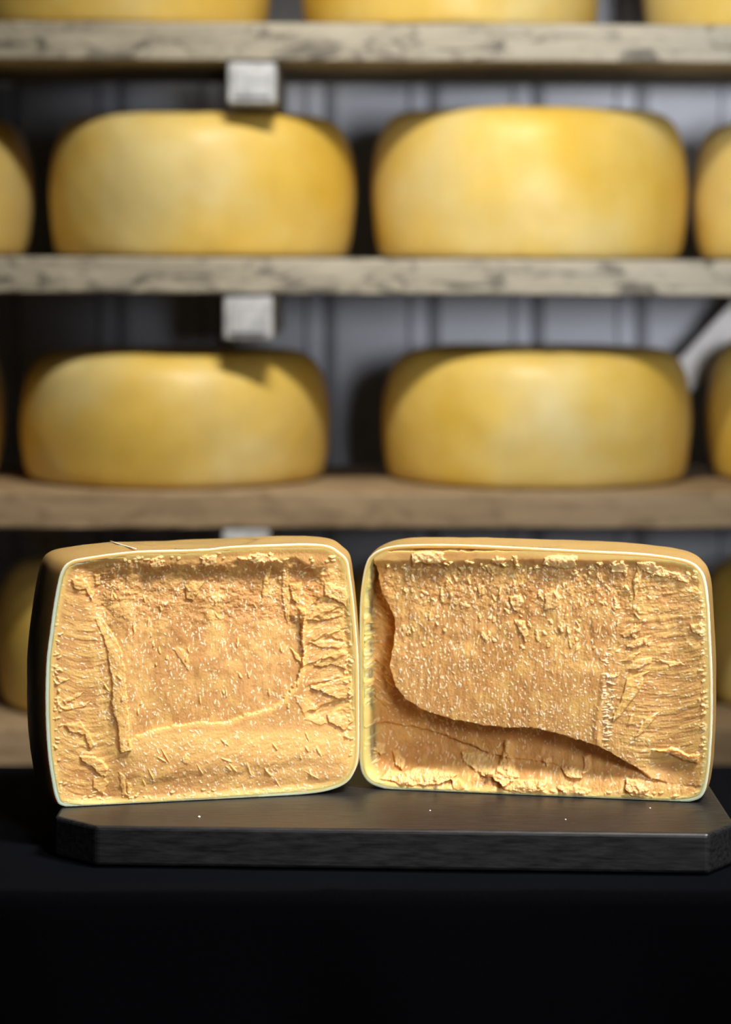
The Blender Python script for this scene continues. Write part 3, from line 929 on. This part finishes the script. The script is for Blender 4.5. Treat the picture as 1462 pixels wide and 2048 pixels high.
def build_half(name, outline, dA, dB, R, e, label):
    (xA, yA), (xB, yB) = dA, dB                 # world x, distance of the two ends of the cut plane
    axis = Vector((xB - xA, yB - yA, 0)); L = axis.length; axis.normalize()
    back = Vector((-axis.y, axis.x, 0))         # away from the camera
    n_out = 1600
    ol = closed_spline(outline, n_out)

    outline_left = ol[:, 0].min()

    def to_uv(px, py):
        k = (px - 731.0) / F
        # (xA + t ax) = k (yA + t ay)
        t = (k * yA - xA) / (axis.x - k * axis.y)
        d = yA + t * axis.y
        z = ZC - (py - YH) * d / F
        return t, z

    u_o, z_o = to_uv(ol[:, 0], ol[:, 1])
    zmin = SLAB_Z + 0.0006
    z_o = np.maximum(z_o, zmin)
    sx = -(back.x)
    root = empty(name, (xA + axis.x * L / 2 + back.x * .04, yA + axis.y * L / 2 + back.y * .04, SLAB_Z))
    tag(root, label, 'cheese half', 'two halves of the cut cheese')
    RL = np.array(root.location)
    ax = np.array(axis); bk = np.array(back); O = np.array((xA, yA, 0.0))

    def world(u, w_, z):
        return O + u[..., None] * ax + w_[..., None] * bk + z[..., None] * np.array((0, 0, 1.0)) - RL

    # --- rind: outer shell of arcs from the left outline to the right outline
    zc_ = (z_o.max() + z_o.min()) / 2
    uc_ = (u_o.max() + u_o.min()) / 2
    it = np.argmin(np.abs(u_o - uc_) + 10 * (z_o < zc_)); ib = np.argmin(np.abs(u_o - uc_) + 10 * (z_o > zc_))

    def halfcurve(i0, i1, step, n):
        ids = [i0]
        while ids[-1] != i1:
            ids.append((ids[-1] + step) % n_out)
        uu = u_o[ids]; zz = z_o[ids]
        s = np.concatenate([[0], np.cumsum(np.hypot(np.diff(uu), np.diff(zz)))])
        t = np.linspace(0, s[-1], n)
        return np.interp(t, s, uu), np.interp(t, s, zz)
    nlev, narc = 260, 200
    # the outline runs clockwise in the picture: top -> right -> bottom -> left
    ur, zr = halfcurve(ib, it, -1, nlev)
    ul, zl = halfcurve(ib, it, 1, nlev)

    def shell(inset):
        a = np.maximum((ur - ul) / 2, 1e-4)
        m_ = (ur + ul) / 2
        rr = np.sqrt(a * a + e * e)
        th0 = np.arctan2(-e, -a)                # left end as seen from the centre
        th1 = np.arctan2(-e, a)
        # go from left end around the back to the right end (through +back)
        th0 = np.where(th0 < 0, th0 + 2 * np.pi, th0)
        t = np.linspace(0, 1, narc)[None]
        # denser close to the cut
        t = t - .12 * np.sin(2 * np.pi * t)
        th = th0[:, None] + (th1[:, None] - th0[:, None]) * t
        zc = zl[:, None] * (1 - t) + zr[:, None] * t
        r = rr[:, None] * np.ones_like(t)
        U = m_[:, None] + r * np.cos(th); W_ = e + r * np.sin(th)
        # inset towards the core
        if inset:
            hgt = (zc - zc_)
            zc = zc_ + hgt * (1 - inset / (z_o.max() - zc_))
            sc = 1 - inset / rr[:, None].clip(.03)
            U = m_[:, None] + r * sc * np.cos(th)
            W_ = np.where(t < 0, 0, e + r * sc * np.sin(th))
        return U, W_, zc
    U, W_, Zz = shell(0)
    wob = fbm(U * 30 + 4, (Zz + W_) * 30, 9, 3)
    fadeb = np.clip(W_ / .02, 0, 1) * np.clip((Zz - zmin) / .01, 0, 1)
    U = U + .0006 * wob * fadeb
    Zz = Zz + .0008 * wob * fadeb
    hf = np.clip((Zz - zmin) / (z_o.max() - zmin), 0, 1) ** 2
    Zz = Zz + hf * (.0012 * sst(0, .03, W_) - .013 * sst(.03, .17, W_))
    outer = world(U, W_, Zz)
    lip_w = 8.0   # pixels of smooth outer lip
    # inner outline (offset of the face outline)
    tan = np.roll(ol, -1, 0) - np.roll(ol, 1, 0)
    tan /= np.linalg.norm(tan, axis=1)[:, None]
    nrm = np.stack([-tan[:, 1], tan[:, 0]], 1)   # inwards for a clockwise picture outline
    cen = ol.mean(0)
    if ((cen - ol) * nrm).sum() < 0:
        nrm = -nrm
    inner_px = ol + nrm * lip_w
    # front lip ring: outline -> rounded -> inner outline -> tucked in
    prof = [(0.0, 0.0), (0.8, -.25), (1.8, -.42), (3.2, -.5), (5.0, -.45), (7.0, -.35), (8.6, -.2), (9.2, 6.0), (9.2, 14.0)]
    leftside = (1 - sst(outline_left + 4, outline_left + 60, ol[:, 0]))
    lipw = 3.2 + (5.5 if e > .03 else 1.0) * leftside + 3.0 * sst(ol[:, 1].max() - 60, ol[:, 1].max() - 10, ol[:, 1]) + (3.0 if e < .03 else 0) * sst(1380, 1415, ol[:, 0])
    rows = []
    lipm = []; innm = []
    ragg = 1 + .35 * fbm(np.arange(n_out) / 25, np.zeros(n_out) + 3, 4, 3)
    for (ins, w_mm) in prof:
        q_ = ol + nrm * ins
        uu, zz = to_uv(q_[:, 0], q_[:, 1])
        zz = np.maximum(zz, zmin)
        rows.append(world(uu, np.full(n_out, (w_mm + .0) / 1000.0), zz))
        lw = lipw * ragg
        lipm.append(np.clip(1.15 - ins / lw, 0, 1) if w_mm < 5 else np.zeros(n_out))
        innm.append(np.ones(n_out))
    rows = np.array(rows); rows = np.concatenate([rows, rows[:, :1]], 1)
    lipm = np.array(lipm); lipm = np.concatenate([lipm, lipm[:, :1]], 1)
    v1, q1 = grid_mesh('', outer)
    v2, q2 = grid_mesh('', rows)
    # caps: top disc of the outer shell
    verts = [v1, v2 ]
    tris = []
    capq = []
    nv1 = len(v1)
    c0 = v1[(nlev - 1) * narc: nlev * narc].mean(0); cb0 = v1[:narc].mean(0)
    verts.append(np.array([c0, cb0]))
    ci = nv1 + len(v2)
    top_ids = (nlev - 1) * narc + np.arange(narc)
    capr = []
    ringv = v1[top_ids]
    prev_i = top_ids
    nxt = ci + 2
    for f_ in (.85, .7, .55, .4, .25, .1):
        rv = c0 + (ringv - c0) * f_
        rv[:, 2] += .0004 * fbm(rv[:, 0] * 40, rv[:, 1] * 40, 3, 2)
        capr.append(rv)
        cur_i = nxt + np.arange(narc)
        capq.append(np.stack([prev_i, np.roll(prev_i, -1), np.roll(cur_i, -1), cur_i], -1))
        prev_i = cur_i; nxt += narc
    for a_, b_ in zip(prev_i, np.roll(prev_i, -1)):
        tris.append((a_, b_, ci))
    verts += capr
    for a_, b_ in zip(range(narc - 1), range(1, narc)):
        tris.append((b_, a_, ci + 1))
    tris.append((0, narc - 1, ci + 1))
    allv = np.concatenate(verts)
    me = mesh_from('rind', allv, np.concatenate([q1[:, ::-1], q2 + nv1] + capq), np.array(tris))
    # merge the seam between shell and lip, close the back
    lipa = np.concatenate([np.zeros(nv1), lipm.reshape(-1), np.zeros(2 + 6 * narc)]).astype(np.float32)
    inna = np.concatenate([np.zeros(nv1), np.ones(len(v2)), np.zeros(2 + 6 * narc)]).astype(np.float32)
    # the edge row of the shell shares the lip colour
    for nm, arr in (('lip', lipa), ('inner', inna)):
        at = me.attributes.new(nm, 'FLOAT', 'POINT')
        at.data.foreach_set('value', arr)
    rind = link('rind', me, M_RIND, root)
    rind['label'] = 'smooth outer rind with a pale waxy rim around the cut'
    bm = bmesh.new(); bm.from_mesh(me)
    bmesh.ops.remove_doubles(bm, verts=bm.verts, dist=.00035)
    bmesh.ops.recalc_face_normals(bm, faces=bm.faces)
    bm.to_mesh(me); bm.free()
    me.polygons.foreach_set('use_smooth', np.ones(len(me.polygons), dtype=bool))

    # --- broken face: a dense grid stretched over the inner outline
    NU, NV = 820, 620
    ip = ol + nrm * (lip_w - .6)
    def corner(cx, cy):
        return int(np.argmin((ip[:, 0] - cx) ** 2 + (ip[:, 1] - cy) ** 2))
    xmin, ymin = ip.min(0); xmax, ymax = ip.max(0)
    cTL = corner(xmin, ymin); cTR = corner(xmax, ymin); cBR = corner(xmax, ymax); cBL = corner(xmin, ymax)
    def side(i0, i1, n):
        ids = [i0]
        while ids[-1] != i1:
            ids.append((ids[-1] + 1) % n_out)
        p = ip[ids]
        s = np.concatenate([[0], np.cumsum(np.linalg.norm(np.diff(p, axis=0), axis=1))])
        t = np.linspace(0, s[-1], n)
        return np.stack([np.interp(t, s, p[:, k]) for k in (0, 1)], 1)
    top = side(cTL, cTR, NU); right = side(cTR, cBR, NV); bot = side(cBR, cBL, NU)[::-1]; left = side(cBL, cTL, NV)[::-1]
    u = np.linspace(0, 1, NU)[None, :, None]; v = np.linspace(0, 1, NV)[:, None, None]
    G = (1 - v) * top[None] + v * bot[None] + (1 - u) * left[:, None] + u * right[:, None] \
        - ((1 - u) * (1 - v) * top[0] + u * (1 - v) * top[-1] + (1 - u) * v * bot[0] + u * v * bot[-1])
    # distance in from the rim, approximated by nearest outline samples on a coarse grid
    gx = np.arange(R.x0, R.X[0, -1], 6.0); gy = np.arange(R.y0, R.Y[-1, 0], 6.0)
    GX, GY = np.meshgrid(gx, gy)
    D = np.full(GX.shape, 1e9)
    for p in ip[::4]:
        D = np.minimum(D, (GX - p[0]) ** 2 + (GY - p[1]) ** 2)
    D = np.sqrt(D)
    fx = np.clip((G[..., 0] - gx[0]) / 6, 0, len(gx) - 1.001); fy = np.clip((G[..., 1] - gy[0]) / 6, 0, len(gy) - 1.001)
    i = fy.astype(int); j = fx.astype(int); fy = fy - i; fx = fx - j
    dist = (D[i, j] * (1 - fx) + D[i, j + 1] * fx) * (1 - fy) + (D[i + 1, j] * (1 - fx) + D[i + 1, j + 1] * fx) * fy
    rim = sst(0.0, 15.0, dist)
    rim[0] = rim[-1] = 0; rim[:, 0] = rim[:, -1] = 0
    hh = R.sample(R.h, G[..., 0], G[..., 1]) * rim
    uu, zz = to_uv(G[..., 0], G[..., 1])
    base = -.0004
    # scale the height along the view ray so the marks stay where they belong on the wheel
    W3 = -hh / 1000.0 + base
    front = world(uu, W3, np.maximum(zz, zmin + .0006))
    v1, q1 = grid_mesh('', front)
    # closing body behind the face so light can travel inside the paste
    edge = np.concatenate([np.arange(NU), NU * (np.arange(1, NV)) + NU - 1, NU * (NV - 1) + np.arange(NU - 2, -1, -1), NU * np.arange(NV - 2, 0, -1)])
    bverts = v1[edge].copy()
    bc = bverts.mean(0)
    loc_bk = bk
    ring = []
    for dd, s_ in ((.012, .97), (.04, .93), (.06, .80)):
        ring.append(bc + (bverts - bc) * s_ + loc_bk * dd)
    nE = len(edge)
    nf = len(v1)
    allv = np.concatenate([v1] + ring + [(bc + loc_bk * .06)[None]])
    q = [q1[:, ::-1]]
    prev = edge
    for r_ in range(3):
        cur = nf + r_ * nE + np.arange(nE)
        q.append(np.stack([prev, np.roll(prev, -1), np.roll(cur, -1), cur], -1))
        prev = cur
    tris = np.stack([prev, np.roll(prev, -1), np.full(nE, nf + 3 * nE)], -1)
    me = mesh_from('cut_face', allv, np.concatenate(q), tris)
    for nm, A in (('flake', R.flake), ('pale', R.pale), ('crystal', R.crystal)):
        vals = np.clip(R.sample(A, G[..., 0], G[..., 1]), 0, 1)
        if nm != 'flake':
            vals = vals * sst(0, 5, dist)
        else:
            vals = np.maximum(vals, .75 * (1 - sst(4, 16, dist)))
        vals = np.concatenate([vals.reshape(-1), np.zeros(len(allv) - nf)]).astype(np.float32)
        at = me.attributes.new(nm, 'FLOAT', 'POINT')
        at.data.foreach_set('value', vals)
    cf = link('cut_face', me, M_PASTE, root)
    cf['label'] = 'rough crumbly orange paste with white crystals'
    return root, to_uv, world


def dist_of(py):
    return H0 * F / (py - YH)


dl, dr = dist_of(1617), dist_of(1585)
L_A = ((91 - 731) * dl / F, dl); L_B = ((718 - 731) * dr / F, dr)
left_root, l_uv, l_world = build_half('cheese_half', LEFT, L_A, L_B, relief_left(), 0.050, 'left cut cheese half, dark side rind at its left, face hollowed above a curved ledge')
dl2, dr2 = dist_of(1577), dist_of(1607)
R_A = ((719 - 731) * dl2 / F, dl2); R_B = ((1425 - 731) * dr2 / F, dr2)
right_root, r_uv, r_world = build_half('cheese_half', RIGHT, R_A, R_B, relief_right(), 0.022, 'right half of the cut cheese, with a shaded hollow along its lower left')

# ------------------------------------------------------------------ small bits
def crumb(px, py, d, r, label, z=None, seed=0):
    bm = bmesh.new()
    bmesh.ops.create_icosphere(bm, subdivisions=2, radius=r)
    rnd = random.Random(seed)
    for v in bm.verts:
        v.co *= rnd.uniform(.75, 1.2)
        v.co.z *= .7
    o = obj('crumb', bm, M_CRUMB, smooth=True)
    p = P(px, py, d)
    o.location = (p.x, p.y, (z if z is not None else p.z) + r * .5)
    tag(o, label, 'crumb', 'crumbs')
    return o


for i, (px, py, lab) in enumerate([
        (398, 1635, 'tiny white crumb on the slab in front of the left half'),
        (860, 1622, 'tiny pale crumb on the slab just below the right half, left of its middle'),
        (1131, 1640, 'tiny pale crumb on the slab near its front edge, under the right half'),
        (1300, 1617, 'tiny pale crumb on the slab near the right half\'s lower right corner')]):
    crumb(px, py, dist_of(py), .0011 if i == 0 else .0007, lab, SLAB_Z, i)


def tube(name, pts, r, mat, parent):
    bm = bmesh.new()
    rings = []
    for i, p in enumerate(pts):
        t = (pts[min(i + 1, len(pts) - 1)] - pts[max(i - 1, 0)]).normalized()
        a = t.cross(Vector((0, 0, 1))).normalized(); b = a.cross(t)
        rr = r * (.5 + .5 * math.sin(math.pi * (i + .5) / len(pts)))
        rings.append([bm.verts.new(p + (a * math.cos(q) + b * math.sin(q) * .6) * rr) for q in [k * math.pi / 4 for k in range(8)]])
    for A, B in zip(rings[:-1], rings[1:]):
        for k in range(8):
            bm.faces.new((A[k], A[(k + 1) % 8], B[(k + 1) % 8], B[k]))
    bm.faces.new(rings[0]); bm.faces.new(rings[-1][::-1])
    return obj(name, bm, mat, parent, True)


# torn thread of wax lying over the top edge of the left half
bpy.context.view_layer.update()
pts = []
for px, off in ((272, .001), (266, .008), (260, .016), (253, .026), (245, .040), (238, .055)):
    t, z = l_uv(np.array([float(px)]), np.array([1101.0]))
    p = l_world(t, np.array([off]), z)[0]
    pts.append(Vector((float(p[0]), float(p[1]), float(p[2]) + .0012)))
tube('wax_thread', pts, .0011, M_SLIVER, left_root)['label'] = 'thin white thread of torn wax across the top rim'
